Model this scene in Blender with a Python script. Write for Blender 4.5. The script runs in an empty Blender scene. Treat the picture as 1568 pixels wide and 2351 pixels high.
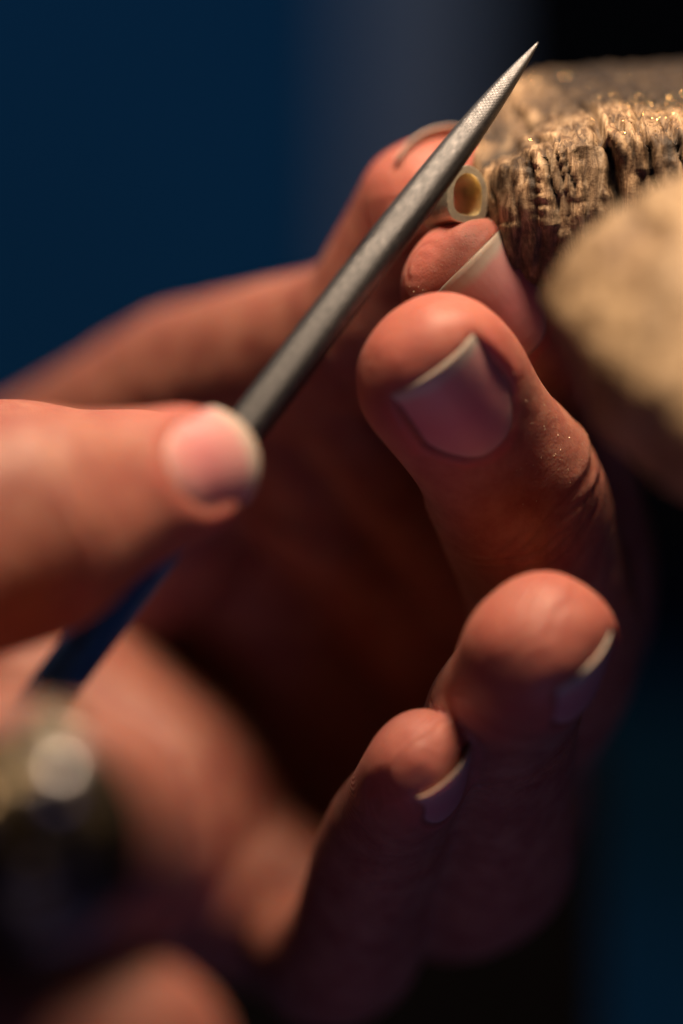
import bpy, bmesh, math, random
import numpy as np
from mathutils import Vector

# ------------------------------------------------------------------ camera, world, lights
S = 0.001                 # everything below is written in millimetres
D = 360.0                 # camera to focus plane
PX = 25.0                 # photo pixels (1568 wide) per millimetre on the focus plane
scene = bpy.context.scene

cam_d = bpy.data.cameras.new('camera')
cam = bpy.data.objects.new('camera', cam_d)
scene.collection.objects.link(cam)
cam.location = (0, -D * S, 0)
cam.rotation_euler = (math.radians(90), 0, 0)
cam_d.sensor_fit = 'VERTICAL'
cam_d.sensor_height = 36.0
cam_d.sensor_width = 24.0
cam_d.lens = 36.0 * D / (2351 / PX)
cam_d.clip_start = 0.01
cam_d.clip_end = 50.0
cam_d.dof.use_dof = True
cam_d.dof.focus_distance = (D + 0.7) * S
cam_d.dof.aperture_fstop = cam_d.lens / 24.0
cam_d.dof.aperture_blades = 0
scene.camera = cam

world = bpy.data.worlds.new('World')
scene.world = world
world.use_nodes = True
bg = world.node_tree.nodes['Background']
bg.inputs['Color'].default_value = (0.50, 0.30, 0.46, 1)
bg.inputs['Strength'].default_value = 0.008


def area_light(name, loc, target, size, power, color, size_y=None):
    d = bpy.data.lights.new(name, 'AREA')
    d.energy = power
    d.color = color
    d.size = size * S
    if size_y:
        d.shape = 'RECTANGLE'
        d.size_y = size_y * S
    o = bpy.data.objects.new(name, d)
    scene.collection.objects.link(o)
    o.location = Vector(loc) * S
    dv = Vector(target) - Vector(loc)
    o.rotation_euler = dv.to_track_quat('-Z', 'Y').to_euler()
    return o


# warm bench lamp overhead, cool window light low in front, wall light
area_light('bench_lamp', (22, -52, 176), (8, 4, 0), 52, 0.78, (1.0, 0.72, 0.48))
area_light('window_light', (60, -250, -280), (10, 0, 0), 220, 0.10, (0.52, 0.46, 1.0))
area_light('wall_light', (-60, 200, 420), (-30, 640, 20), 200, 0.62, (0.4, 0.72, 1.0))

scene.view_settings.view_transform = 'Standard'
scene.view_settings.look = 'None'
scene.view_settings.exposure = 0.0
scene.view_settings.gamma = 1.0
scene.render.engine = 'CYCLES'
scene.cycles.use_denoising = True
scene.cycles.max_bounces = 8
scene.cycles.diffuse_bounces = 1

rng = np.random.default_rng(7)
random.seed(7)


# ------------------------------------------------------------------ helpers
def P(u, v, y):
    """photo position (1568 x 2351 frame) at depth y -> millimetres"""
    k = (D + y) / D
    return np.array([(u - 784.0) / PX * k, y, (1175.5 - v) / PX * k])


def nrm(a):
    a = np.asarray(a, float)
    return a / (np.linalg.norm(a, axis=-1, keepdims=True) + 1e-12)


def vnoise(p, seed=0):
    """value noise, p (n,3) -> (n,) in -1..1"""
    p = np.asarray(p, float)
    i = np.floor(p).astype(np.int64)
    f = p - i
    f = f * f * (3 - 2 * f)

    def h(ix, iy, iz):
        n = (ix * 374761393 + iy * 668265263 + iz * 2147483647 + seed * 1274126177) & 0xFFFFFFFF
        n = ((n ^ (n >> 13)) * 1274126177) & 0xFFFFFFFF
        n = ((n ^ (n >> 16)) * 2246822519) & 0xFFFFFFFF
        return ((n ^ (n >> 15)) & 0xFFFFFF) / float(0xFFFFFF) * 2 - 1
    r = 0
    for dx in (0, 1):
        for dy in (0, 1):
            for dz in (0, 1):
                w = (f[:, 0] if dx else 1 - f[:, 0]) * (f[:, 1] if dy else 1 - f[:, 1]) * (f[:, 2] if dz else 1 - f[:, 2])
                r = r + w * h(i[:, 0] + dx, i[:, 1] + dy, i[:, 2] + dz)
    return r


def fbm(p, seed=0, o=4):
    r = 0
    a = 1.0
    for k in range(o):
        r = r + a * vnoise(p * (2 ** k) + 17.3 * k, seed + k)
        a *= 0.5
    return r / 1.9


def sstep(a, b, x):
    t = np.clip((x - a) / (b - a), 0, 1)
    return t * t * (3 - 2 * t)


def make_obj(name, verts, faces, mat, parent=None, smooth=True, attrs=None):
    me = bpy.data.meshes.new(name)
    if isinstance(faces, np.ndarray):
        nf = len(faces)
        me.vertices.add(len(verts))
        me.vertices.foreach_set('co', (np.asarray(verts) * S).astype(np.float32).ravel())
        me.loops.add(nf * 4)
        me.loops.foreach_set('vertex_index', faces.astype(np.int32).ravel())
        me.polygons.add(nf)
        me.polygons.foreach_set('loop_start', np.arange(nf, dtype=np.int32) * 4)
        me.update(calc_edges=True)
    else:
        me.from_pydata((np.asarray(verts) * S).tolist(), [], [list(map(int, f)) for f in faces])
    if smooth:
        me.polygons.foreach_set('use_smooth', np.ones(len(me.polygons), bool))
    for k, v in (attrs or {}).items():
        a = me.attributes.new(k, 'FLOAT', 'POINT')
        a.data.foreach_set('value', np.asarray(v, np.float32))
    me.materials.append(mat)
    me.update()
    o = bpy.data.objects.new(name, me)
    scene.collection.objects.link(o)
    if parent:
        o.parent = parent
    return o


def tag(o, label=None, cat=None, group=None, kind=None):
    if label:
        o['label'] = label
    if cat:
        o['category'] = cat
    if group:
        o['group'] = group
    if kind:
        o['kind'] = kind
    return o


def remesh(verts, faces, voxel):
    me = bpy.data.meshes.new('tmp')
    me.from_pydata(np.asarray(verts).tolist(), [], [list(map(int, f)) for f in faces])
    o = bpy.data.objects.new('tmp', me)
    scene.collection.objects.link(o)
    m = o.modifiers.new('r', 'REMESH')
    m.mode = 'VOXEL'
    m.voxel_size = voxel
    m.adaptivity = 0.0
    dg = bpy.context.evaluated_depsgraph_get()
    dg.update()
    ev = o.evaluated_get(dg).to_mesh()
    nv = len(ev.vertices)
    V = np.empty(nv * 3)
    ev.vertices.foreach_get('co', V)
    V = V.reshape(-1, 3)
    F = np.empty(len(ev.loops), np.int32)
    ev.loops.foreach_get('vertex_index', F)
    assert len(F) == 4 * len(ev.polygons)
    F = F.reshape(-1, 4).astype(np.int64)
    o.evaluated_get(dg).to_mesh_clear()
    bpy.data.objects.remove(o)
    bpy.data.meshes.remove(me)
    return V, F


def edge_array(F):
    e = np.concatenate([F[:, [0, 1]], F[:, [1, 2]], F[:, [2, 3]], F[:, [3, 0]]])
    e.sort(axis=1)
    k = np.unique(e[:, 0] * (1 << 32) + e[:, 1])
    return np.stack([k >> 32, k & 0xFFFFFFFF], 1)


def laplace(V, E, it, lam=0.5, mask=None):
    n = len(V)
    deg = np.bincount(E[:, 0], minlength=n) + np.bincount(E[:, 1], minlength=n)
    for _ in range(it):
        acc = np.stack([np.bincount(E[:, 0], V[E[:, 1], k], n) + np.bincount(E[:, 1], V[E[:, 0], k], n) for k in range(3)], 1)
        d = acc / deg[:, None] - V
        V = V + (lam if mask is None else lam * mask[:, None]) * d
    return V


def normals(V, F):
    N = np.zeros_like(V)
    q, t = F, ()
    if len(q):
        n = np.cross(V[q[:, 2]] - V[q[:, 0]], V[q[:, 3]] - V[q[:, 1]])
        for k in range(4):
            for c in range(3):
                N[:, c] += np.bincount(q[:, k], n[:, c], len(V))
    if len(t):
        n = np.cross(V[t[:, 1]] - V[t[:, 0]], V[t[:, 2]] - V[t[:, 0]])
        for k in range(3):
            for c in range(3):
                N[:, c] += np.bincount(t[:, k], n[:, c], len(V))
    return nrm(N)


# ------------------------------------------------------------------ node helpers
def new_mat(name):
    m = bpy.data.materials.new(name)
    m.use_nodes = True
    nt = m.node_tree
    b = nt.nodes['Principled BSDF']
    return m, nt, b


def nd(nt, t, **kw):
    n = nt.nodes.new(t)
    for k, v in kw.items():
        if k in n.inputs:
            n.inputs[k].default_value = v
        else:
            setattr(n, k, v)
    return n


def ramp(nt, fac, stops):
    r = nt.nodes.new('ShaderNodeValToRGB')
    cr = r.color_ramp
    while len(cr.elements) < len(stops):
        cr.elements.new(0.5)
    for e, (p, c) in zip(cr.elements, stops):
        e.position = p
        e.color = (*c, 1) if len(c) == 3 else c
    nt.links.new(fac, r.inputs[0])
    return r.outputs[0]


def mix(nt, fac, a, b, mode='MIX'):
    m = nt.nodes.new('ShaderNodeMix')
    m.data_type = 'RGBA'
    m.blend_type = mode
    for s, val in ((0, fac), (6, a), (7, b)):
        if hasattr(val, 'is_output'):
            nt.links.new(val, m.inputs[s])
        elif s == 0:
            m.inputs[s].default_value = val
        else:
            m.inputs[s].default_value = (*val, 1)
    return m.outputs[2]


def mth(nt, op, a, b=0.0, clamp=False):
    m = nt.nodes.new('ShaderNodeMath')
    m.operation = op
    m.use_clamp = clamp
    for s, val in ((0, a), (1, b)):
        if hasattr(val, 'is_output'):
            nt.links.new(val, m.inputs[s])
        else:
            m.inputs[s].default_value = val
    return m.outputs[0]


def coords(nt, scale=(1, 1, 1), rot=(0, 0, 0)):
    """object coordinates in millimetres"""
    tc = nt.nodes.new('ShaderNodeTexCoord')
    mp = nt.nodes.new('ShaderNodeMapping')
    mp.inputs['Scale'].default_value = tuple(1000.0 * s for s in scale)
    mp.inputs['Rotation'].default_value = rot
    nt.links.new(tc.outputs['Object'], mp.inputs[0])
    return mp.outputs[0]


def noise(nt, vec, scale, detail=3.0, rough=0.55, dist=0.0):
    n = nd(nt, 'ShaderNodeTexNoise', Scale=scale, Detail=detail, Roughness=rough, Distortion=dist)
    nt.links.new(vec, n.inputs['Vector'])
    return n.outputs[0]


def bump(nt, b, height, strength, dist_mm, prev=None):
    n = nt.nodes.new('ShaderNodeBump')
    n.inputs['Strength'].default_value = strength
    n.inputs['Distance'].default_value = dist_mm * S
    nt.links.new(height, n.inputs['Height'])
    if prev is not None:
        nt.links.new(prev, n.inputs['Normal'])
    nt.links.new(n.outputs[0], b.inputs['Normal'])
    return n.outputs[0]


def attr(nt, name):
    a = nt.nodes.new('ShaderNodeAttribute')
    a.attribute_name = name
    return a.outputs['Fac']


# ------------------------------------------------------------------ materials
def skin_material():
    m, nt, b = new_mat('skin')
    v = coords(nt)
    n1 = noise(nt, v, 0.30, 4, 0.65)
    n2 = noise(nt, v, 0.9, 4)
    base = ramp(nt, n1, [(0.32, (0.31, 0.095, 0.078)), (0.68, (0.44, 0.195, 0.142))])
    red = attr(nt, 'red')
    base = mix(nt, red, base, (0.43, 0.130, 0.108))
    sp = mth(nt, 'MULTIPLY', mth(nt, 'SUBTRACT', n2, 0.5), 0.55)
    base = mix(nt, mth(nt, 'ABSOLUTE', sp), base, (0.30, 0.11, 0.07))
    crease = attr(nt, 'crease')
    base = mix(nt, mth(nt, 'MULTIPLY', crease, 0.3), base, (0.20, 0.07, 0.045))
    nt.links.new(base, b.inputs['Base Color'])
    b.inputs['Subsurface Weight'].default_value = 0.85
    b.inputs['Subsurface Radius'].default_value = (1.0, 0.34, 0.17)
    b.inputs['Subsurface Scale'].default_value = 2.2 * S
    b.inputs['Roughness'].default_value = 0.46
    b.inputs['Specular IOR Level'].default_value = 0.42
    rr = nd(nt, 'ShaderNodeMapRange')
    nt.links.new(n2, rr.inputs[0])
    rr.inputs[3].default_value = 0.42
    rr.inputs[4].default_value = 0.68
    nt.links.new(rr.outputs[0], b.inputs['Roughness'])
    vo = nd(nt, 'ShaderNodeTexVoronoi', Scale=2.2, feature='DISTANCE_TO_EDGE')
    nt.links.new(v, vo.inputs['Vector'])
    h1 = bump(nt, b, vo.outputs['Distance'], 0.16, 0.25)
    h2 = bump(nt, b, n2, 0.30, 0.3, h1)
    ridges = attr(nt, 'ridge')
    w = mth(nt, 'MULTIPLY', mth(nt, 'SINE', ridges), attr(nt, 'pulp'))
    h3 = bump(nt, b, w, 0.6, 0.06, h2)
    return m


def nail_material():
    m, nt, b = new_mat('fingernail')
    v = coords(nt)
    t = attr(nt, 'along')        # 0 at the free edge, 1 at the cuticle
    n = noise(nt, v, 0.7, 3)
    tt = mth(nt, 'ADD', t, mth(nt, 'MULTIPLY', mth(nt, 'SUBTRACT', n, 0.5), 0.05))
    col = ramp(nt, tt, [(0.0, (0.45, 0.37, 0.32)), (0.09, (0.56, 0.47, 0.42)), (0.165, (0.62, 0.31, 0.31)),
                        (0.55, (0.60, 0.23, 0.25)), (0.84, (0.61, 0.28, 0.28)), (1.0, (0.62, 0.38, 0.34))])
    nt.links.new(col, b.inputs['Base Color'])
    b.inputs['Subsurface Weight'].default_value = 0.5
    b.inputs['Subsurface Radius'].default_value = (1.0, 0.5, 0.35)
    b.inputs['Subsurface Scale'].default_value = 0.9 * S
    b.inputs['Roughness'].default_value = 0.42
    b.inputs['Specular IOR Level'].default_value = 0.4
    a = attr(nt, 'across')
    w = mth(nt, 'SINE', mth(nt, 'MULTIPLY', a, 46.0))
    h = bump(nt, b, w, 0.04, 0.04)
    bump(nt, b, n, 0.25, 0.12, h)
    return m


def wood_material():
    m, nt, b = new_mat('worn_wood')
    v = coords(nt)
    # fibres run down the cut face, leaning
    vs = coords(nt, (1.0, 0.4, 0.22), (0, math.radians(14), 0))
    fib = noise(nt, vs, 0.95, 6, 0.68, 1.3)
    blot = noise(nt, v, 0.22, 4, 0.6)
    fine = noise(nt, v, 3.0, 3, 0.6)
    col = ramp(nt, fib, [(0.34, (0.06, 0.033, 0.018)), (0.46, (0.22, 0.135, 0.075)), (0.56, (0.50, 0.34, 0.20)), (0.72, (0.76, 0.60, 0.42))])
    col = mix(nt, mth(nt, 'MULTIPLY', mth(nt, 'SUBTRACT', blot, 0.52), 4.5, True), col, (0.06, 0.042, 0.032))
    col = mix(nt, mth(nt, 'MULTIPLY', mth(nt, 'SUBTRACT', fine, 0.55), 2.0, True), col, (0.60, 0.44, 0.27))
    soot_shade = attr(nt, 'soot_shade')       # graphite and handling dirt, darkened splits, painted shade low on the face
    s2 = mth(nt, 'MULTIPLY', soot_shade, mth(nt, 'ADD', 0.55, mth(nt, 'MULTIPLY', noise(nt, v, 0.9, 4), 0.9)), True)
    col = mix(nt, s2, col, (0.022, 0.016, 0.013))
    clean = attr(nt, 'clean')     # freshly sawn arm
    cc = ramp(nt, noise(nt, vs, 0.42, 5, 0.65, 0.8), [(0.40, (0.17, 0.11, 0.06)), (0.58, (0.40, 0.285, 0.17))])
    cc = mix(nt, mth(nt, 'MULTIPLY', mth(nt, 'SUBTRACT', noise(nt, v, 0.12, 3), 0.56), 3.0, True), cc, (0.22, 0.14, 0.085))
    col = mix(nt, clean, col, cc)
    nt.links.new(col, b.inputs['Base Color'])
    b.inputs['Roughness'].default_value = 0.62
    b.inputs['Specular IOR Level'].default_value = 0.35
    h = bump(nt, b, fib, 0.35, 0.5)
    bump(nt, b, fine, 0.35, 0.25, h)
    return m


def file_material():
    m, nt, b = new_mat('file_steel')
    b.inputs['Metallic'].default_value = 1.0
    b.inputs['Roughness'].default_value = 0.42
    b.inputs['Anisotropic'].default_value = 0.3
    a = attr(nt, 'along')
    c = attr(nt, 'across')
    t1 = mth(nt, 'SINE', mth(nt, 'ADD', mth(nt, 'MULTIPLY', a, 17.0), mth(nt, 'MULTIPLY', c, 9.0)))
    t2 = mth(nt, 'SINE', mth(nt, 'SUBTRACT', mth(nt, 'MULTIPLY', a, 19.0), mth(nt, 'MULTIPLY', c, 7.0)))
    teeth = mth(nt, 'ADD', mth(nt, 'MULTIPLY', t1, 0.6), mth(nt, 'MULTIPLY', t2, 0.4))
    v = coords(nt)
    vec = nd(nt, 'ShaderNodeCombineXYZ')
    nt.links.new(mth(nt, 'MULTIPLY', a, 0.5), vec.inputs[0])
    nt.links.new(mth(nt, 'MULTIPLY', c, 6.0), vec.inputs[1])
    sc = noise(nt, vec.outputs[0], 2.2, 5, 0.75)
    col = ramp(nt, sc, [(0.38, (0.075, 0.078, 0.085)), (0.54, (0.165, 0.17, 0.185)), (0.68, (0.46, 0.46, 0.47))])  # pale streaks painted in as glints along the scratches
    tm = mth(nt, 'ADD', 0.84, mth(nt, 'MULTIPLY', teeth, 0.16), True)  # shade between the teeth darkened into the colour
    col = mix(nt, 1.0, col, tm, 'MULTIPLY')
    nt.links.new(col, b.inputs['Base Color'])
    rr = ramp(nt, sc, [(0.38, (0.62,) * 3), (0.66, (0.38,) * 3)])
    nt.links.new(rr, b.inputs['Roughness'])
    h = bump(nt, b, teeth, 0.17, 0.10)
    bump(nt, b, sc, 0.3, 0.08, h)
    return m


def simple(name, col, rough, metal=0.0, spec=0.5, var=0.2, scale=0.6, bstr=0.15):
    m, nt, b = new_mat(name)
    v = coords(nt)
    n = noise(nt, v, scale, 4)
    c0 = tuple(max(0, x * (1 - var)) for x in col)
    c1 = tuple(min(1, x * (1 + var)) for x in col)
    nt.links.new(ramp(nt, n, [(0.3, c0), (0.7, c1)]), b.inputs['Base Color'])
    b.inputs['Roughness'].default_value = rough
    b.inputs['Metallic'].default_value = metal
    b.inputs['Specular IOR Level'].default_value = spec
    bump(nt, b, n, bstr, 0.2)
    return m


M_skin = skin_material()
M_nail = nail_material()
M_wood = wood_material()
M_file = file_material()
M_handle = simple('blued_handle', (0.05, 0.26, 0.70), 0.35, 0.7, 0.9)
M_tube = simple('raw_silver_gilt', (0.80, 0.76, 0.62), 0.46, 1.0, var=0.12, scale=2.5, bstr=0.3)
M_inner = simple('yellow_glow_bore', (0.88, 0.76, 0.45), 0.45, 1.0, var=0.12, scale=1.5)  # warm yellow glow inside the tube is put into this colour
M_gold = simple('brass', (0.28, 0.22, 0.14), 0.4, 1.0, var=0.1)
M_silver = simple('silver', (0.45, 0.45, 0.47), 0.35, 1.0, var=0.1)
def cap_material():
    m, nt, b = new_mat('hammered_cap')
    v = coords(nt)
    n = noise(nt, v, 0.22, 2)
    nt.links.new(ramp(nt, n, [(0.40, (0.20, 0.155, 0.09)), (0.52, (0.05, 0.04, 0.03)), (0.62, (0.24, 0.24, 0.245))]), b.inputs['Base Color'])
    b.inputs['Metallic'].default_value = 1.0
    b.inputs['Roughness'].default_value = 0.42
    bump(nt, b, noise(nt, v, 0.6, 3), 0.5, 0.8)
    return m


M_cap = cap_material()
M_dark = simple('dark_enamel', (0.02, 0.018, 0.016), 0.2)
M_wall = simple('blue_wall_paint', (0.008, 0.075, 0.175), 0.8, spec=0.1, var=0.1, scale=0.004, bstr=0.02)
M_strip = simple('mauve_grey_trim', (0.15, 0.15, 0.20), 0.7, var=0.1, scale=0.004, bstr=0.02)
M_cab = simple('dark_stained_wood', (0.003, 0.0025, 0.003), 0.9, spec=0.05, var=0.3, scale=0.02, bstr=0.05)
M_filings = simple('gold_filings', (0.85, 0.60, 0.26), 0.22, 1.0, var=0.15, scale=2.0)


# ------------------------------------------------------------------ background
def box(name, x0, x1, y0, y1, z0, z1, mat, bev=3.0):
    bm = bmesh.new()
    bmesh.ops.create_cube(bm, size=1.0)
    for q in bm.verts:
        q.co = Vector(((x0 + x1) / 2 + q.co.x * (x1 - x0), (y0 + y1) / 2 + q.co.y * (y1 - y0), (z0 + z1) / 2 + q.co.z * (z1 - z0))) * S
    bmesh.ops.bevel(bm, geom=bm.edges[:], offset=bev * S, segments=2, affect='EDGES')
    me = bpy.data.meshes.new(name)
    bm.to_mesh(me)
    bm.free()
    me.materials.append(mat)
    o = bpy.data.objects.new(name, me)
    scene.collection.objects.link(o)
    return o


tag(box('wall', -500, 600, 640, 660, -600, 600, M_wall), kind='structure')
tag(box('wall_trim', 3, 34, 600, 639, -40, 560, M_strip), kind='structure')
tag(box('cabinet', 34.5, 460, 560, 639, -20, 560, M_cab), 'black stained cabinet in the blurred background above the wooden bench pin', 'cabinet')
tag(box('bench_post', -30, 34, 150, 190, -600, -28, M_cab), 'black stained bench post in shadow below and behind the curled fingers', 'post')


# ------------------------------------------------------------------ bench pin
def prism_z(poly, zb, zt):
    n = len(poly)
    V = [(x, y, zb(x, y)) for x, y in poly] + [(x, y, zt(x, y)) for x, y in poly]
    F = [tuple(range(n))[::-1], tuple(range(n, 2 * n))]
    F += [(i, (i + 1) % n, n + (i + 1) % n, n + i) for i in range(n)]
    return np.array(V, float), F


def prism_y(poly, y0, y1, taper):
    """poly in x,z; y range; taper shrinks the near face"""
    n = len(poly)
    c = np.mean(poly, 0)
    V = [(c[0] + (x - c[0]) * taper, y0, c[1] + (z - c[1]) * taper) for x, z in poly] + [(x, y1, z) for x, z in poly]
    F = [tuple(range(n)), tuple(range(n, 2 * n))[::-1]]
    F += [(i, n + i, n + (i + 1) % n, (i + 1) % n) for i in range(n)]
    return np.array(V, float), F


def join(parts):
    VV, FF, o = [], [], 0
    for V, F in parts:
        VV.append(np.asarray(V))
        FF += [tuple(i + o for i in f) for f in F]
        o += len(V)
    return np.concatenate(VV), FF


def build_bench_pin():
    far = [(75, -4), (46, -2.5), (30, -1.2), (20, 0.2), (15.6, 2.2), (13.4, 6), (12.4, 12), (13.2, 18), (16, 25), (20, 31), (60, 36), (75, 36)]
    A = prism_z(far, lambda x, y: 20.5 + 0.10 * y, lambda x, y: 36.2 + 0.27 * y + 0.02 * (x - 20))
    near = [P(u, v, -29)[[0, 2]] for u, v in ((1568, 380), (1480, 425), (1400, 472), (1330, 545), (1272, 622), (1242, 682), (1262, 745), (1300, 815), (1350, 950), (1410, 1030), (1490, 1085), (1600, 1130), (2650, 1250), (2650, 250), (1900, 300))]
    n_ = len(near)
    rear = [(x, -29.0, z) for x, z in near]
    pv = np.array([58.0, -14.0])
    mid = [(x + (pv[0] - x) * 0.07, -38.0, z + (pv[1] - z) * 0.13) for x, z in near]
    fro = [(x + (pv[0] - x) * 0.36, -58.0, z + (pv[1] - z) * 0.50) for x, z in near]
    BV = np.array(fro + mid + rear)
    BF = [tuple(range(n_)), tuple(range(2 * n_, 3 * n_))[::-1]]
    for r_ in (0, n_):
        BF += [(r_ + i, r_ + n_ + i, r_ + n_ + (i + 1) % n_, r_ + (i + 1) % n_) for i in range(n_)]
    B = (BV, BF)
    C = prism_z([(60, -53), (60, 36), (76, 36), (76, -53)], lambda x, y: 10, lambda x, y: 36 + .2 * max(y, 0))
    V, F = join([A, B, C])
    V, F = remesh(V, F, 0.32)
    E = edge_array(F)
    V = laplace(V, E, 10)
    isnear = (V[:, 1] < -12) & (V[:, 0] < 58)
    isfar = ~isnear
    # the nose of the far arm is filed away: its top rolls off
    x, y, z = V.T
    roll = np.clip((25.5 - x + 0.10 * y) / 12.0, 0, 1.2) * (0.25 + 0.75 * sstep(24, 6, y))
    top = np.clip((z - 22 - 0.1 * y) / 14.0, 0, 1.2)
    V[:, 2] -= isfar * roll ** 1.8 * top * (5.4 - 0.03 * y)
    frontdrop = np.clip((8 - y) / 9.0, 0, 1.2)
    V[:, 2] -= isfar * top ** 2 * frontdrop ** 2 * 1.7
    V[:, 1] += isfar * (1 - np.clip((z - 20) / 9, 0, 1)) ** 2 * 4.0 * (y < 8)   # undercut foot
    V = laplace(V, E, 6)
    N = normals(V, F)
    x, y, z = V.T
    facing = np.clip(-N[:, 1] * 1.3, 0, 1) + np.clip(-N[:, 0], 0, 1) * 0.8
    facing = np.clip(facing, 0, 1)
    # chopped, splintered fibres on the cut face
    p3 = np.stack([x, y, z], 1)
    warp = 1.3 * fbm(p3 * 0.16, 81, 3) + 0.35 * fbm(p3 * 0.7, 83, 2)
    lean = x + 0.30 * (z - 30) + 0.012 * (36 - z) ** 2 + warp
    q = np.stack([lean * 0.9, y * 0.25, z * 0.10], 1)
    g = fbm(q, 3, 4)
    fine_f = fbm(np.stack([lean * 2.6, y * 0.5, z * 0.22], 1), 5, 3)
    rough = fbm(p3 * 0.8, 11, 4)
    big = fbm(np.stack([lean * 0.2, y * 0.12, z * 0.13], 1), 21, 3)
    chip = np.abs(fbm(p3 * 0.33, 23, 2))
    amount = 0.35 + 0.9 * np.clip(0.5 + fbm(p3 * 0.12, 25, 2), 0, 1)
    disp = facing * (g * 0.26 * amount + fine_f * 0.16 + rough * 0.14 + big * 1.1 - chip * 0.4)
    # splinter slabs: neighbouring fibre bundles broken off at different depths
    cell = lean * 0.62 + 0.5 * fbm(np.stack([x * .3, y * .3, z * .22], 1), 85, 2)
    cid = np.floor(cell)
    cfr = cell - cid
    brk = np.floor(z * 0.11 + 7.7 * np.sin(cid * 12.9))
    hsh = np.modf(np.abs(np.sin(cid * 78.233 + brk * 37.719) * 43758.5453))[0]
    disp += facing * isfar * (hsh - 0.5) * 0.8
    seam = np.exp(-(np.minimum(cfr, 1 - cfr) / 0.10) ** 2)
    disp -= facing * isfar * seam * 0.28
    # long splits
    soot_shade = np.zeros(len(V))
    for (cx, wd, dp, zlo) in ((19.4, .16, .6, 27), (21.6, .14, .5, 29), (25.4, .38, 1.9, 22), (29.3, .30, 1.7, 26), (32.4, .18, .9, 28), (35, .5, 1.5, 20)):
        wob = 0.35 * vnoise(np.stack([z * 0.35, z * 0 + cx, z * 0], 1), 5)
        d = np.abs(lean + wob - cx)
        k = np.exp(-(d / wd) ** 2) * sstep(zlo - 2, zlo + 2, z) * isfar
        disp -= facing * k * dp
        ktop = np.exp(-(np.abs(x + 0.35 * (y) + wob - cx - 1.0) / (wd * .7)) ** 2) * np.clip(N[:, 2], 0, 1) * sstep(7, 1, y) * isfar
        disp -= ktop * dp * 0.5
        soot_shade = np.maximum(soot_shade, np.maximum(k * facing, ktop))
    # saw / file nicks across the nose
    nick = np.abs(((z * 0.95 + 0.25 * x + 0.3 * rough) % 1.0) - 0.5) * 2
    nose = np.exp(-((lean - 18.2) / 0.8) ** 2) * isfar * facing
    disp -= nose * (nick < 0.45) * 0.22 * sstep(26, 28, z) * sstep(35, 32, z)
    # groove behind the nose
    gv = np.exp(-((y - 9.0 - 0.35 * (z - 30)) / 1.2) ** 2) * np.clip(-N[:, 0] + 0.4, 0, 1) * sstep(22, 17, x) * isfar
    disp -= gv * 1.2
    soot_shade = np.maximum(soot_shade, gv)
    # top: shallow dents
    tp = np.clip(N[:, 2], 0, 1)
    disp += isfar * tp * (fbm(np.stack([x * .35, y * .35, z * .35], 1), 31, 4) * 0.35 + 0.12 * fbm(np.stack([x * 1.4, y * 1.4, z], 1), 33, 3))
    # near arm: smoother saw marks
    disp += isnear * (0.35 * fbm(np.stack([x, y, z], 1) * 0.25, 41, 3))
    V = V + N * disp[:, None]
    # grime: top plateau polished dark, low parts of the cut face darkened as painted shade
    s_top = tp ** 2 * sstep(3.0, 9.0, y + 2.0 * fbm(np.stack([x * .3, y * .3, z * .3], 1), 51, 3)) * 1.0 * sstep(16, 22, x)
    low = sstep(29.5, 22.5, z + 2.4 * fbm(np.stack([lean * .5, y * .2, z * .2], 1), 61, 3)) * 0.85  # shade painted in: the cut face darkens towards its foot
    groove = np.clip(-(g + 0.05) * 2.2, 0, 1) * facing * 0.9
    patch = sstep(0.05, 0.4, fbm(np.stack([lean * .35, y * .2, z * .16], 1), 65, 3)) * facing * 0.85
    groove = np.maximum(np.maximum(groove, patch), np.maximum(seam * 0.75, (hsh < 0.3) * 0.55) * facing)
    soot_shade = isfar * np.clip(np.maximum(np.maximum(s_top, low), np.maximum(soot_shade * 1.2, groove)), 0, 1)
    soot_shade = np.maximum(soot_shade, isnear * sstep(-0.2, 0.7, N[:, 1]) * 0.0)
    return make_obj('bench_pin', V, F, M_wood, attrs={'soot_shade': soot_shade, 'clean': isnear.astype(float)})


pin = tag(build_bench_pin(), 'worn and splintered wooden bench pin with a V notch, gold dust on top', 'bench pin')


def build_filings():
    dg = bpy.context.evaluated_depsgraph_get()
    ev = pin.evaluated_get(dg)
    V, F = [], []
    n = 0
    tries = 0
    while n < 1500 and tries < 12000:
        tries += 1
        if rng.random() < 0.72:
            x = 30 + rng.normal() * 4.0
            y = 7 + rng.normal() * 3.5
        else:
            x = rng.uniform(17, 40)
            y = rng.uniform(0, 32)
        ok, loc, no, idx = ev.ray_cast(Vector((x, y, 90)) * S, Vector((0, 0, -1)))
        if not ok or y < -6:
            continue
        p = np.array(loc) / S
        if p[2] < 24:
            continue
        s = rng.uniform(0.03, 0.09) * (1.4 if rng.random() < .1 else 1)
        nn = nrm(np.array(no) + rng.normal(size=3) * 0.5)
        t = nrm(np.cross(nn, rng.normal(size=3)))
        b = np.cross(nn, t)
        o = len(V)
        V += [p + nn * s * 0.5 + t * s, p + nn * s * 0.5 - t * s * .6 + b * s * .7, p + nn * s * 0.5 - t * s * .5 - b * s * .8, p + nn * s * 1.1, p - nn * s * 0.2]
        F += [(o, o + 1, o + 3), (o + 1, o + 2, o + 3), (o + 2, o, o + 3), (o + 1, o, o + 4), (o + 2, o + 1, o + 4), (o, o + 2, o + 4)]
        n += 1
    return make_obj('gold_filings', V, F, M_filings, smooth=False)


tag(build_filings(), 'fine gold filings scattered over the top of the bench pin', 'filings', kind='stuff')


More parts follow.
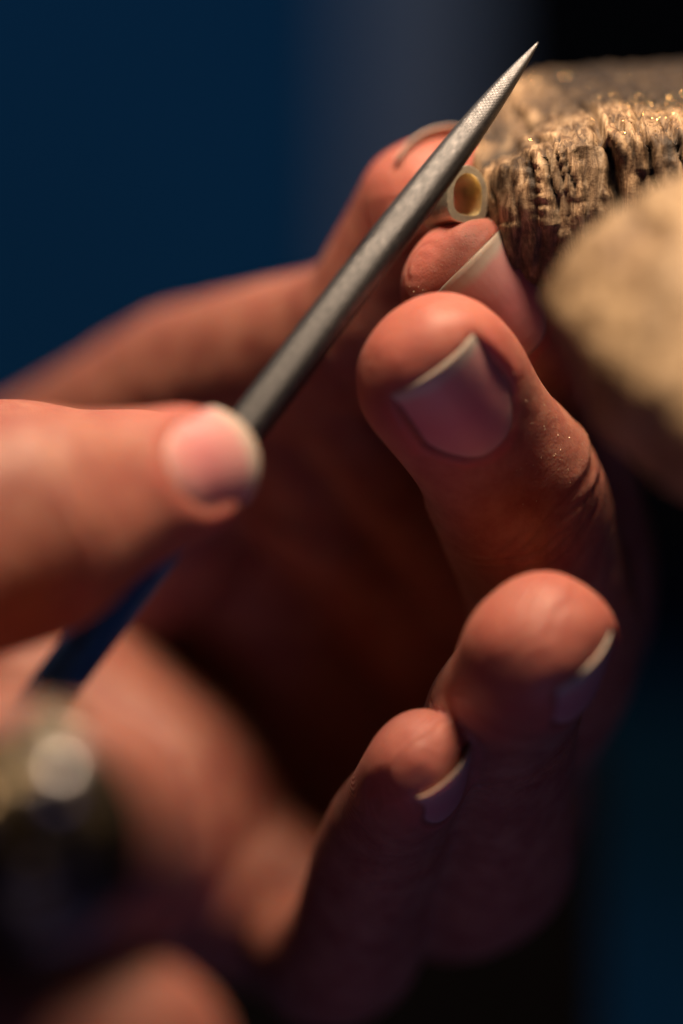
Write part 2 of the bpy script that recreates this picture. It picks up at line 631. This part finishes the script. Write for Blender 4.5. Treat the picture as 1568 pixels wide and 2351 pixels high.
# ------------------------------------------------------------------ lofts
def bezier_spine(pts, cut=0.30, n=9):
    """polyline with rounded joints; returns positions and fractional control index"""
    pts = [np.asarray(p, float) for p in pts]
    out, idx = [pts[0]], [0.0]
    for i in range(1, len(pts) - 1):
        a = pts[i] + (pts[i - 1] - pts[i]) * cut
        c = pts[i] + (pts[i + 1] - pts[i]) * cut
        prev = out[-1]
        pi = idx[-1]
        for k in range(1, 7):
            t = k / 7
            out.append(prev + (a - prev) * t)
            idx.append(pi + (i - cut - pi) * t)
        for k in range(n):
            t = k / (n - 1)
            out.append((1 - t) ** 2 * a + 2 * t * (1 - t) * pts[i] + t * t * c)
            idx.append(i - cut + 2 * cut * t)
    prev, pi = out[-1], idx[-1]
    for k in range(1, 9):
        t = k / 8
        out.append(prev + (pts[-1] - prev) * t)
        idx.append(pi + (len(pts) - 1 - pi) * t)
    return np.array(out), np.array(idx)


class Finger:
    """joints run from the root to the centre of the fingertip pad.
    dims: (w, hd, hp) half width / dorsal / palmar per joint; dors: dorsal direction per joint"""

    def __init__(self, joints, dims, dors, tip_len, waist=0.93, cut=0.30):
        self.C, self.idx = bezier_spine(joints, cut)
        dims = np.array(dims, float)
        dors = np.array([nrm(d) for d in dors], float)
        k = np.arange(len(joints))
        self.dim = np.stack([np.interp(self.idx, k, dims[:, j]) for j in range(3)], 1)
        fr = self.idx - np.floor(self.idx)
        self.dim *= (1 - (1 - waist) * np.sin(np.pi * fr) ** 2)[:, None]
        T = nrm(np.gradient(self.C, axis=0))
        Dd = np.stack([np.interp(self.idx, k, dors[:, j]) for j in range(3)], 1)
        Dd = nrm(Dd - (Dd * T).sum(1, keepdims=True) * T)
        self.T, self.Dn = T, Dd
        self.W = np.cross(T, Dd)
        # tip cap
        t0, c0 = T[-1], self.C[-1]
        m = 12
        ang = np.linspace(0, math.pi / 2, m + 1)[1:]
        capC, capd = [], []
        for a in ang:
            capC.append(c0 + t0 * tip_len * math.sin(a))
            f = max(math.cos(a), 0.0) ** 0.86
            capd.append(self.dim[-1] * max(f, 0.02))
        self.nspine = len(self.C)
        self.C = np.concatenate([self.C, capC])
        self.dim = np.concatenate([self.dim, capd])
        self.T = np.concatenate([self.T, np.repeat(T[-1:], m, 0)])
        self.Dn = np.concatenate([self.Dn, np.repeat(Dd[-1:], m, 0)])
        self.W = np.concatenate([self.W, np.repeat(self.W[-1:], m, 0)])
        seg = np.linalg.norm(np.diff(self.C, axis=0), axis=1)
        s = np.concatenate([[0], np.cumsum(seg)])
        self.s = s[-1] - s           # distance back from the very tip
        self.tip_len = tip_len
        self.tipC, self.tipT, self.tipD, self.tipW = c0, t0, Dd[-1], self.W[self.nspine - 1]
        self.tipdim = self.dim[self.nspine - 1]
        self.end = c0 + t0 * tip_len

    def mesh(self, m=28):
        V, F = [], []
        e = 2 / 2.25
        for c, d, dn, w in zip(self.C, self.dim, self.Dn, self.W):
            for j in range(m):
                a = 2 * math.pi * j / m
                ca, sa = math.cos(a), math.sin(a)
                x = d[0] * math.copysign(abs(ca) ** e, ca)
                h = (d[1] if sa > 0 else d[2]) * math.copysign(abs(sa) ** e, sa)
                V.append(c + w * x + dn * h)
        n = len(self.C)
        for i in range(n - 1):
            for j in range(m):
                F.append((i * m + j, i * m + (j + 1) % m, (i + 1) * m + (j + 1) % m, (i + 1) * m + j))
        V.append(self.C[0])
        V.append(self.C[-1])
        for j in range(m):
            F.append((n * m, (j + 1) % m, j))
            F.append((n * m + 1, (n - 1) * m + j, (n - 1) * m + (j + 1) % m))
        return np.array(V), F

    def local(self, V):
        """for vertices: s (mm back from tip), across, height (dorsal +), normalised distance"""
        best = np.full(len(V), 1e9)
        bi = np.zeros(len(V), int)
        for i, c in enumerate(self.C):
            d = ((V - c) ** 2).sum(1)
            k = d < best
            best[k] = d[k]
            bi[k] = i
        r = V - self.C[bi]
        s = self.s[bi] - (r * self.T[bi]).sum(1)
        return s, (r * self.W[bi]).sum(1), (r * self.Dn[bi]).sum(1), np.sqrt(best) / (self.dim[bi].mean(1) + 1.0)


def capsule(p0, r0, p1, r1, m=18):
    p0, p1 = np.asarray(p0, float), np.asarray(p1, float)
    t = nrm(p1 - p0)
    a = nrm(np.cross(t, (0.3, 0.9, 0.2)))
    b = np.cross(t, a)
    rings = []
    for k in range(6):
        an = -math.pi / 2 + (k + .5) / 6 * math.pi / 2
        rings.append((p0 + t * r0 * math.sin(an), r0 * math.cos(an)))
    for k in range(1, 8):
        q = k / 8
        rings.append((p0 + (p1 - p0) * q, r0 + (r1 - r0) * q))
    for k in range(6):
        an = (k + .5) / 6 * math.pi / 2
        rings.append((p1 + t * r1 * math.sin(an), r1 * math.cos(an)))
    V, F = [], []
    for c, r in rings:
        for j in range(m):
            q = 2 * math.pi * j / m
            V.append(c + (a * math.cos(q) + b * math.sin(q)) * r)
    n = len(rings)
    for i in range(n - 1):
        for j in range(m):
            F.append((i * m + j, i * m + (j + 1) % m, (i + 1) * m + (j + 1) % m, (i + 1) * m + j))
    V += [p0 - t * r0, p1 + t * r1]
    for j in range(m):
        F.append((n * m, (j + 1) % m, j))
        F.append((n * m + 1, (n - 1) * m + j, (n - 1) * m + (j + 1) % m))
    return np.array(V), F


def f_tip(nl):
    return nl.f.tip_len


class Nail:
    """nail plate in the frame of a fingertip. a = mm from the fingertip end going back"""

    def __init__(self, f, a_free, a_cut, half_w, lift=0.0, R=None, droop=0.02, free_curve=0.8, turn=0.0, taper=0.06, fold=0.2):
        self.f, self.af, self.ac, self.hw = f, a_free, a_cut, half_w
        self.R = R or f.tipdim[0] * 0.98
        self.lift, self.droop, self.fc, self.taper, self.fold = lift, droop, free_curve, taper, fold
        c, s = math.cos(turn), math.sin(turn)
        self.N = f.tipD * c + f.tipW * s
        self.W = f.tipW * c - f.tipD * s
        self.h0 = f.tipdim[1] + lift
        k = np.argmin(np.abs(f.s - (f.tip_len + 14)))
        self.slope = 0.6 * (f.dim[k, 1] - f.tipdim[1]) / 14.0

    def height(self, x, a):
        mid = (self.af + self.ac) / 2
        xr = np.clip(np.abs(x) / self.R, 0, 0.98)
        return self.h0 + self.slope * np.clip(a - f_tip(self), 0, 9) - self.R * (1 - np.sqrt(1 - xr ** 2)) - self.droop * (a - self.ac) ** 2 * (a < self.ac)

    def pt(self, x, a, dz=0.0):
        f = self.f
        h = self.height(x, a) + dz
        return f.end - f.tipT * np.asarray(a)[..., None] + self.W * np.asarray(x)[..., None] + self.N * np.asarray(h)[..., None]

    def plate(self, nu=25, nv=25, th=0.28):
        u = np.linspace(-1, 1, nu)
        v = np.linspace(0, 1, nv)
        U, Vv = np.meshgrid(u, v)
        a_c = self.ac - (self.ac - self.af) * 0.42 * np.abs(U) ** 2.6
        a_f = self.af + self.fc * np.abs(U) ** 2.2
        A = a_f + (a_c - a_f) * Vv
        Wd = self.hw * (1 - self.taper * (1 - Vv)) * (1 - 0.05 * Vv ** 4)
        X = U * Wd
        edge = np.clip((1 - np.abs(U)) * 8, 0, 1) * np.clip((1 - Vv) * 8, 0, 1)
        top = self.pt(X, A, 0.16 * edge)
        bot = self.pt(X, A, 0.16 * edge - th)
        n = nu * nv
        VV = np.concatenate([top.reshape(-1, 3), bot.reshape(-1, 3)])
        F = []
        for j in range(nv - 1):
            for i in range(nu - 1):
                k = j * nu + i
                F.append((k, k + nu, k + nu + 1, k + 1))
                F.append((n + k, n + k + 1, n + k + nu + 1, n + k + nu))
        ring = [i for i in range(nu)] + [j * nu + nu - 1 for j in range(1, nv)] + [(nv - 1) * nu + i for i in range(nu - 2, -1, -1)] + [j * nu for j in range(nv - 2, 0, -1)]
        for i in range(len(ring)):
            a, b = ring[i], ring[(i + 1) % len(ring)]
            F.append((a, b, n + b, n + a))
        al = np.concatenate([Vv.ravel(), Vv.ravel()])
        ax = np.concatenate([U.ravel(), U.ravel()])
        return VV, F, {'along': al, 'across': ax}

    def carve(self, V, sel):
        """sink the skin beneath the plate and raise the folds round it"""
        f = self.f
        r = V[sel] - f.end
        a = -(r @ f.tipT)
        x = r @ self.W
        h = r @ self.N
        hn = self.height(x, a)
        ok = (h > hn - 4.5) & (a > -3) & (a < self.ac + 4) & (np.abs(x) < self.hw + 3)
        u = np.abs(x) / self.hw
        a_c = self.ac - (self.ac - self.af) * 0.42 * np.clip(u, 0, 1) ** 2.6
        # signed distance outside the plate (sides and cuticle)
        d = np.maximum(np.abs(x) - self.hw * (1 - self.taper * np.clip(1 - (a - self.af) / (self.ac - self.af), 0, 1)), a - a_c)
        af_u = self.af + self.fc * np.clip(u, 0, 1.1) ** 2.2
        gap = hn - 0.02 - h
        lift = np.clip(gap, 0, 1.4) * sstep(2.4, 1.0, gap) * np.exp(-(np.clip(d, 0, None) / 1.7) ** 2) * sstep(af_u + 0.6, af_u + 3.2, a) * ok
        h = h + lift
        inside = sstep(0.15, -0.7, d) * sstep(af_u - 0.3, af_u + 0.3, a)
        sink = np.minimum(h, hn - 0.03 - 0.12 * sstep(self.af + 1.6, self.af, a))
        fold = np.exp(-((d - 0.55) / 0.75) ** 2) * (d > -0.4) * sstep(self.af - 0.5, self.af + 2.5, a)
        target = np.maximum(h, np.minimum(hn - 0.05, h + 0.5)) + self.fold * fold
        nh = np.where(inside > 0, h + (sink - h) * inside, h)
        nh = nh + (target - nh) * np.clip(fold, 0, 1) * (1 - inside)
        dz = np.where(ok, nh - h + lift, 0)
        V[sel] = V[sel] + self.N * dz[:, None]
        return sel[ok & (fold > 0.5)], sel[ok & (d > -1.6) & (d < 2.2) & (a > self.af - 2)]


def build_hand(fingers, blobs, nails, voxel, label, wrinkles, smooth_it=10):
    parts = [f.mesh() for f in fingers.values()] + [capsule(*b) for b in blobs]
    V, F = join(parts)
    V, F = remesh(V, F, voxel)
    E = edge_array(F)
    V = laplace(V, E, smooth_it)
    keys = list(fingers)
    loc = {k: fingers[k].local(V) for k in keys}
    dist = np.stack([loc[k][3] for k in keys], 1)
    own = dist.argmin(1)
    red = np.zeros(len(V))
    crease = np.zeros(len(V))
    ridge = np.zeros(len(V))
    pulp = np.zeros(len(V))
    N = normals(V, F)
    disp = np.zeros(len(V))
    for i, k in enumerate(keys):
        s, x, h, dd = loc[k]
        me = (own == i) & (dd < 1.6)
        w = fingers[k].tipdim[0]
        red = np.where(me, np.maximum(red, sstep(17, 3, s) * 0.6), red)
        ridge = np.where(me, (np.sqrt((s - 9) ** 2 + 1.2 * x ** 2 + 0.3) + 0.5 * vnoise(V * 0.3, 97)) * 14.0, ridge)
        pulp = np.where(me, sstep(1.8, -1.5, h) * sstep(26, 18, s), pulp)
        for (s0, span, cnt, amp, side, slant) in wrinkles.get(k, ()):
            m = sstep(-0.25, 0.35, h / w * side)
            for c in range(cnt):
                off = (c - (cnt - 1) / 2) * span / max(cnt, 1)
                ph = c * 3.7 + i * 11.3
                wob = 0.55 * vnoise(np.stack([x * 0.35 + ph, x * 0, x * 0 + i], 1), 71) + slant * x
                bow = 0.03 * x * x * np.sign(off + 1e-6)
                g = np.exp(-((s - s0 - off - wob + bow) / 0.30) ** 2)
                brk = np.clip(0.55 + 0.8 * vnoise(np.stack([x * 0.3 + ph * 2, s * 0.1, x * 0], 1), 73), 0, 1)
                a = amp * (1.0 - 0.45 * abs(off) / (span / 2 + 1e-6)) * brk
                disp -= np.where(me, g * m * a, 0)
                ug = np.exp(-((s - s0 - off - wob + bow + 0.55) / 0.42) ** 2)
                disp += np.where(me, ug * m * a * 0.55, 0)
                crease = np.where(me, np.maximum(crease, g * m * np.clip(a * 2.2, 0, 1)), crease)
    V = V + N * disp[:, None]
    V = V + N * (0.36 * fbm(V * 0.12, 91, 3))[:, None]
    for k, nl in nails.items():
        i = keys.index(k)
        sel = np.where((own == i) & (loc[k][0] < nl.ac + 8))[0]
        if nl.fold is None:
            continue
        rim, soft = nl.carve(V, sel)
        red[rim] = 1.0
        mk = np.zeros(len(V))
        mk[soft] = 1.0
        V = laplace(V, E, 3, 0.5, mk)
    o = make_obj('hand', V, F, M_skin, attrs={'red': red, 'crease': crease, 'ridge': ridge, 'pulp': pulp})
    tag(o, label, 'hand')
    for k, nl in nails.items():
        NV, NF, at = nl.plate()
        make_obj('fingernail', NV, NF, M_nail, parent=o, attrs=at)
    return o


# ------------------------------------------------------------------ left hand (holds the tube)
lf = {}
lf['thumb'] = Finger([P(-250, 1420, 96), P(470, 905, 56), P(885, 775, 30), P(1000, 470, 21.5)],
                     [(16, 13, 14), (11.0, 9.5, 10), (9.6, 8.4, 8.2), (7.9, 5.6, 6.8)],
                     [(-.1, .6, .8), (-.1, .6, .8), (-.5, .7, .45), (-.45, .80, .25)], 7.0, waist=1.0)
lf['index'] = Finger([P(1120, 1830, 70), P(1350, 1350, 40), P(1250, 895, 17.5), P(1086, 668, 7.5)],
                     [(10, 9, 9), (9, 8.2, 8), (7.8, 6.8, 6.8), (6.9, 5.3, 5.8)],
                     [(.9, -.1, -.2), (.9, -.3, .2), (.4, -.9, .0), (.22, -.96, -.05)], 7.2)
lf['middle'] = Finger([P(1010, 1920, 72), P(1300, 1520, 28), P(1195, 1125, 7.5), P(1012, 868, -5)],
                      [(10, 9, 9), (9.2, 8.4, 8.4), (8.2, 7.4, 7.4), (7.7, 5.4, 7.0)],
                      [(.8, -.3, -.4), (.8, -.5, -.1), (.55, -.75, -.3), (.28, -.85, -.4)], 7.6)
lf['ring'] = Finger([P(850, 1990, 70), P(1130, 2030, 30), P(1140, 1650, 5), P(1252, 1505, -11)],
                    [(10, 9, 9), (8.8, 8, 8), (7.7, 6.9, 6.9), (7.3, 5.6, 7.4)],
                    [(.5, -.1, -.85), (.5, -.2, -.8), (.6, 0.05, -.75), (.66, 0.10, -.72)], 7.0)
lf['pinky'] = Finger([P(640, 2080, 70), P(790, 2230, 34), P(885, 1900, 11), P(965, 1768, -4)],
                     [(9, 8.5, 8.5), (7.6, 7, 7), (6.4, 5.9, 5.9), (5.5, 4.4, 5.2)],
                     [(.4, -.2, -.85), (.5, -.2, -.8), (.65, 0.0, -.7), (.72, 0.04, -.66)], 5.6)
lw = P(-480, 1900, 105)
lblobs = [
    (P(450, 920, 58), 11, P(-250, 1440, 98), 15), (P(330, 1900, 60), 14, P(760, 2130, 52), 8),
    (P(-100, 1500, 70), 15, P(420, 1150, 62), 12),
    (P(-50, 1650, 72), 17, lw, 24), (P(-250, 1440, 98), 16, lw, 24),
    (P(660, 2060, 72), 11, P(330, 1870, 56), 15), (P(330, 1870, 56), 15, P(50, 1700, 60), 17), (P(250, 1950, 62), 17, lw, 24),
    (P(850, 1980, 72), 11, P(250, 1700, 76), 16), (P(1010, 1910, 74), 11, P(250, 1600, 80), 16),
    (P(1120, 1820, 74), 11, P(300, 1450, 80), 16), (P(250, 1650, 80), 17, lw, 24),
    (P(430, 1000, 60), 9, P(1050, 1650, 72), 9), (P(560, 1020, 52), 7, P(1120, 1500, 66), 8), (P(800, 900, 36), 7, P(1270, 1450, 52), 9), (P(680, 960, 45), 8, P(1150, 1650, 66), 10), (P(750, 1150, 50), 8, P(1100, 1400, 55), 9), (P(500, 1250, 68), 11, P(1000, 1800, 74), 11),
    (lw, 24, P(-1500, 2300, 140), 28),
]
ln = {
    'thumb': Nail(lf['thumb'], -0.9, 12.0, 6.7, lift=-0.75, droop=0.018, free_curve=2.4, fold=None),
    'index': Nail(lf['index'], 1.3, 12.8, 6.0, lift=0.10, droop=0.0142, free_curve=1.8, fold=0.05),
    'middle': Nail(lf['middle'], 2.4, 13.2, 5.3, lift=0.22, droop=0.012, free_curve=0.5),
    'ring': Nail(lf['ring'], 1.4, 11.0, 4.7, droop=0.02, free_curve=1.2, lift=-0.1),
    'pinky': Nail(lf['pinky'], 0.2, 9.2, 4.0, droop=0.018, free_curve=1.6, lift=-0.1),
}
lwr = {
    'middle': [(25, 6.5, 8, 0.27, 1, -0.1), (31, 4, 4, 0.14, 1, 0.0), (23, 3, 2, 0.4, -1, 0)],
    'index': [(24, 5, 5, 0.3, 1, 0), (22, 3, 2, 0.4, -1, 0)],
    'ring': [(23, 5, 6, 0.32, 1, 0), (20, 2, 2, 0.4, -1, 0)],
    'pinky': [(20, 4, 5, 0.28, 1, 0), (17, 2, 2, 0.3, -1, 0)],
    'thumb': [(24, 4, 3, 0.45, -1, 0), (48, 6, 3, 0.8, -1, 0)],
}
left_hand = build_hand(lf, lblobs, ln, 0.45, 'hand with curled fingers pinching the small metal tube against the bench pin', lwr)

# ------------------------------------------------------------------ right hand (holds the file)
rf = {}
rf['thumb'] = Finger([P(-950, 1750, -42), P(-300, 1320, -33), P(110, 1190, -27), P(415, 1085, -20.5)],
                     [(14, 13, 13), (12, 11, 11), (9.7, 8.8, 8.5), (6.1, 4.6, 6.0)],
                     [(.2, -.9, .3), (.2, -.9, .3), (.15, -.95, .25), (.25, -.92, .25)], 5.6)
rf['index'] = Finger([P(-950, 1480, -30), P(-380, 1130, -4), P(60, 1100, 4), P(330, 1100, 1)],
                     [(10, 9, 9), (9, 8, 8), (7.6, 7, 7), (6.8, 5, 6)],
                     [(.2, .5, .8), (.1, .7, .7), (.1, .8, .6), (.1, .9, .4)], 6.5)
rf['middle'] = Finger([P(-850, 1840, -56), P(235, 1890, -58), P(100, 2110, -34), P(-200, 2130, -24)],
                      [(10, 9.5, 9.5), (9.8, 9.4, 9), (8, 7.4, 7.4), (7.2, 5.4, 6.5)],
                      [(.2, -.9, .3), (.85, -.5, .15), (.4, .8, -.3), (-.1, .7, -.7)], 7)
rf['ring'] = Finger([P(-850, 2300, -56), P(380, 2440, -58), P(120, 2640, -34), P(-140, 2650, -24)],
                    [(10, 9, 9), (8.8, 8.6, 8.2), (7.6, 7, 7), (7, 5.2, 6.4)],
                    [(.2, -.9, .3), (.8, -.5, .3), (.4, .8, -.3), (-.1, .7, -.7)], 7)
rf['pinky'] = Finger([P(-850, 2720, -52), P(60, 2920, -50), P(-80, 3060, -30), P(-300, 3060, -22)],
                     [(8.5, 8, 8), (7.4, 7, 7), (6.4, 6, 6), (5.8, 4.6, 5.4)],
                     [(.2, -.9, .3), (.8, -.5, .3), (.4, .8, -.3), (-.1, .7, -.7)], 6)
rw = P(-2300, 2400, -50)
rblobs = [(P(-950, 1750, -42), 14, rw, 24), (P(-850, 1500, -34), 12, rw, 22), (P(-850, 1880, -50), 13, rw, 22), (P(-850, 2300, -52), 13, rw, 22),
          (P(-850, 2700, -50), 12, rw, 22), (P(-900, 1500, -36), 11, P(-860, 2700, -50), 11), (P(-950, 1720, -44), 12, P(-870, 1900, -50), 12),
          (P(-1400, 1700, -44), 14, P(-1400, 2500, -50), 14), (rw, 24, P(-4300, 2900, -60), 30)]
rn = {
    'thumb': Nail(rf['thumb'], -0.6, 9.8, 4.7, droop=0.014, free_curve=1.8, turn=0.12),
    'index': Nail(rf['index'], 1.0, 11.0, 5.0, droop=0.014),
    'middle': Nail(rf['middle'], 1.0, 11.5, 5.2, droop=0.014),
    'ring': Nail(rf['ring'], 1.0, 11.0, 5.0, droop=0.014),
    'pinky': Nail(rf['pinky'], 1.0, 9.0, 4.2, droop=0.014),
}
rwr = {'thumb': [(19, 7, 5, 0.35, 1, 0.1)], 'middle': [], 'ring': []}
right_hand = build_hand(rf, rblobs, rn, 0.7, 'blurred foreground hand pressing its thumb on the needle file', rwr, 8)


# ------------------------------------------------------------------ needle file
def build_file():
    root = bpy.data.objects.new('needle_file', None)
    scene.collection.objects.link(root)
    p0, p1 = P(1236, 97, 0.5), P(575, 977, -11.0)
    ax = nrm(p1 - p0)
    length = np.linalg.norm(p1 - p0)
    face = np.array([0.35, -0.9, -0.1])
    nrmv = nrm(face - (face @ ax) * ax)
    side = np.cross(ax, nrmv)
    # half-round section, the rounded back towards the camera
    m = 40

    facets = [(math.radians(52), 0.86), (math.radians(98), 0.93), (math.radians(150), 0.84), (math.radians(270), 0.60), (math.radians(-5), 1.02), (math.radians(190), 1.02)]

    def section(w):
        pts = []
        for j in range(m):
            a = 2 * math.pi * j / m
            q = sum(max(0.0, math.cos(a - f) / d) ** 9 for f, d in facets) ** (1 / 9)
            pts.append((w * math.cos(a) / q, w * math.sin(a) / q))
        return pts
    V, F, al, ac = [], [], [], []
    ts = np.concatenate([np.linspace(0, 4, 14), np.linspace(4.5, length + 6, 90)])
    for t in ts:
        w = 1.95 * (1 - math.exp(-(t + 0.35) / 9.5)) + 0.02
        w = max(w, 0.10)
        for j, (x, h) in enumerate(section(w)):
            V.append(p0 + ax * t + side * x + nrmv * h)
            al.append(t)
            ac.append(math.atan2(h, x) * 1.7 + w * 0)
    n = len(ts)
    for i in range(n - 1):
        for j in range(m):
            F.append((i * m + j, i * m + (j + 1) % m, (i + 1) * m + (j + 1) % m, (i + 1) * m + j))
    F.append(tuple(range(m))[::-1])
    F.append(tuple((n - 1) * m + j for j in range(m)))
    make_obj('blade', V, F, M_file, parent=root, attrs={'along': al, 'across': ac})
    # round handle
    V, F = [], []
    mm = 32
    prof = [(length + 4.5, 0.3), (length + 4.6, 1.6), (length + 5.5, 2.0), (length + 9, 2.1), (length + 40, 2.1), (length + 70, 2.1), (length + 71, 1.6), (length + 71.2, 0.2)]
    for t, r in prof:
        for j in range(mm):
            a = 2 * math.pi * j / mm
            V.append(p0 + ax * t + (side * math.cos(a) + nrmv * math.sin(a)) * r)
    for i in range(len(prof) - 1):
        for j in range(mm):
            F.append((i * mm + j, i * mm + (j + 1) % mm, (i + 1) * mm + (j + 1) % mm, (i + 1) * mm + j))
    F.append(tuple(range(mm))[::-1])
    F.append(tuple((len(prof) - 1) * mm + j for j in range(mm)))
    make_obj('handle', V, F, M_handle, parent=root)
    return tag(root, 'grey steel needle file with fine teeth and a dark round handle', 'file')


build_file()


# ------------------------------------------------------------------ small metal tube being filed
def build_tube():
    c = P(1074, 446, 4.0)
    ax = nrm((-0.50, 0.85, -0.06))
    up = np.array([0.10, 0.0, 1.0])
    up = nrm(up - (up @ ax) * ax)
    rt = np.cross(ax, up)
    if rt[0] < 0:
        rt = -rt
    m = 64
    L = 5.0

    def ring(w, h, off):
        out = []
        for j in range(m):
            a = 2 * math.pi * j / m
            ca, sa = math.cos(a), math.sin(a)
            e = 1.0 if sa > 0 else 0.6
            out.append((w * math.copysign(abs(ca) ** e, ca), h * math.copysign(abs(sa) ** e, sa)))
        return out
    prof = [(2.28, 2.75, 0.12), (2.20, 2.67, 0.0), (1.56, 1.97, 0.0), (1.51, 1.92, 0.1), (1.48, 1.89, L - .1), (1.56, 1.97, L), (2.2, 2.67, L), (2.28, 2.75, L - .12)]
    V, F = [], []
    for w, h, t in prof:
        for j, (x, z) in enumerate(ring(w, h, t)):
            jit = 0.03 * math.sin(j * 2.9 + t * 3) if w > 2.0 else 0
            V.append(c + ax * t + rt * (x + jit) + up * (z + jit))
    k = len(prof)
    for i in range(k):
        for j in range(m):
            a, b = i * m, ((i + 1) % k) * m
            F.append((a + j, b + j, b + (j + 1) % m, a + (j + 1) % m))
    o = make_obj('metal_tube', V, F, M_tube, smooth=True)
    o.data.materials.append(M_inner)
    for p in o.data.polygons:
        if p.index // m in (2, 3, 4):
            p.material_index = 1
    md = o.modifiers.new('edge', 'EDGE_SPLIT')
    md.split_angle = math.radians(40)
    return tag(o, 'tiny silver and gold D-shaped tube pinched between thumb and fingertip', 'tube')


build_tube()


# ------------------------------------------------------------------ finger ring on the foreground hand
def build_finger_ring():
    root = bpy.data.objects.new('finger_ring', None)
    scene.collection.objects.link(root)
    c = P(105, 1935, -58)
    ax = nrm(P(235, 1890, -58) - P(-850, 1840, -56))
    a = np.array([0.1, -1, 0.1])
    a = nrm(a - (a @ ax) * ax)
    b = np.cross(ax, a)
    V, F = [], []
    m, q = 48, 12
    for j in range(m):
        an = 2 * math.pi * j / m
        rd = a * math.cos(an) + b * math.sin(an)
        for k in range(q):
            ph = 2 * math.pi * k / q
            V.append(c + rd * (10.0 + 1.0 * math.cos(ph)) + ax * 2.6 * math.sin(ph))
    for j in range(m):
        for k in range(q):
            F.append((j * q + k, j * q + (k + 1) % q, ((j + 1) % m) * q + (k + 1) % q, ((j + 1) % m) * q + k))
    make_obj('band', V, F, M_gold, parent=root)

    def dome(name, cen, nv, r, hgt, mat):
        nv = nrm(nv)
        t = nrm(np.cross(nv, (0.2, 0.3, 0.9)))
        s = np.cross(nv, t)
        V, F = [], []
        mm, rr = 28, 8
        for i in range(rr + 1):
            e = i / rr * math.pi / 2
            for j in range(mm):
                an = 2 * math.pi * j / mm
                V.append(cen + (t * math.cos(an) + s * math.sin(an)) * r * math.cos(e) + nv * hgt * math.sin(e))
        for i in range(rr):
            for j in range(mm):
                F.append((i * mm + j, i * mm + (j + 1) % mm, (i + 1) * mm + (j + 1) % mm, (i + 1) * mm + j))
        F.append(tuple(range(mm))[::-1])
        make_obj(name, V, F, mat, parent=root)
    dome('bezel', c + a * 9.6, a, 8.6, 2.2, M_dark)
    # hammered cap; brass and silver patches put patchy highlights into its colour
    nv = nrm(a + 0.25 * ax)
    t_ = nrm(np.cross(nv, b))
    s_ = np.cross(nv, t_)
    V, F = [], []
    mm, rr = 48, 16
    for i in range(rr + 1):
        e = i / rr * math.pi / 2
        for j in range(mm):
            an = 2 * math.pi * j / mm
            d = (t_ * math.cos(an) + s_ * math.sin(an)) * 7.4 * math.cos(e) + nv * 5.0 * math.sin(e)
            k = 1 + 0.16 * float(fbm(np.array([d * 0.24]), 5, 2)[0])
            V.append(c + a * 10.4 + d * k)
    for i in range(rr):
        for j in range(mm):
            F.append((i * mm + j, i * mm + (j + 1) % mm, (i + 1) * mm + (j + 1) % mm, (i + 1) * mm + j))
    F.append(tuple(range(mm))[::-1])
    make_obj('cap', V, F, M_cap, parent=root)
    dome('glint_bead', c + a * 14.6 - b * 4.0 + ax * 2.4, a - b * .3, 2.0, 1.8, M_silver)  # small domes added to catch light as blurred highlights
    dome('glint_bead', c + a * 14.8 + b * 1.6 + ax * 1.0, a + b * .2, 1.7, 1.5, M_gold)
    dome('glint_bead', c + a * 14.4 - b * 1.6 - ax * 3.6, a, 1.8, 1.6, M_gold)
    return tag(root, 'chunky domed ring of hammered silver and brass worn on a blurred foreground finger', 'ring')


build_finger_ring()


# ------------------------------------------------------------------ filing dust on the fingertips
def build_dust():
    V, F = [], []
    dg = bpy.context.evaluated_depsgraph_get()
    ev = left_hand.evaluated_get(dg)
    for (u0, v0, su, sv, n) in ((1070, 560, 60, 40, 60), (1250, 960, 60, 90, 60), (960, 640, 30, 40, 18), (1120, 690, 60, 30, 20)):
        for _ in range(n):
            q = P(u0 + rng.normal() * su, v0 + rng.normal() * sv, 0)
            cpos = np.array([0, -D, 0.0])
            dv = nrm(q - cpos)
            ok, loc, no, idx = ev.ray_cast(Vector(cpos * S), Vector(dv))
            if not ok:
                continue
            p = np.array(loc) / S
            if p[1] > 14:
                continue
            sz = rng.uniform(0.035, 0.085)
            nn = nrm(np.array(no))
            t = nrm(np.cross(nn, rng.normal(size=3)))
            b = np.cross(nn, t)
            o = len(V)
            V += [p + t * sz, p + b * sz * .8, p - t * sz * .9, p - b * sz, p + nn * sz]
            F += [(o, o + 1, o + 4), (o + 1, o + 2, o + 4), (o + 2, o + 3, o + 4), (o + 3, o, o + 4), (o + 3, o + 2, o + 1, o)]
    return make_obj('filing_dust', V, F, M_dust, smooth=False)


M_dust = simple('metal_dust', (0.62, 0.50, 0.36), 0.4, 0.3, var=0.2, scale=3.0)
tag(build_dust(), 'pale specks of filing dust clinging to the fingertips near the tube', 'dust', kind='stuff')
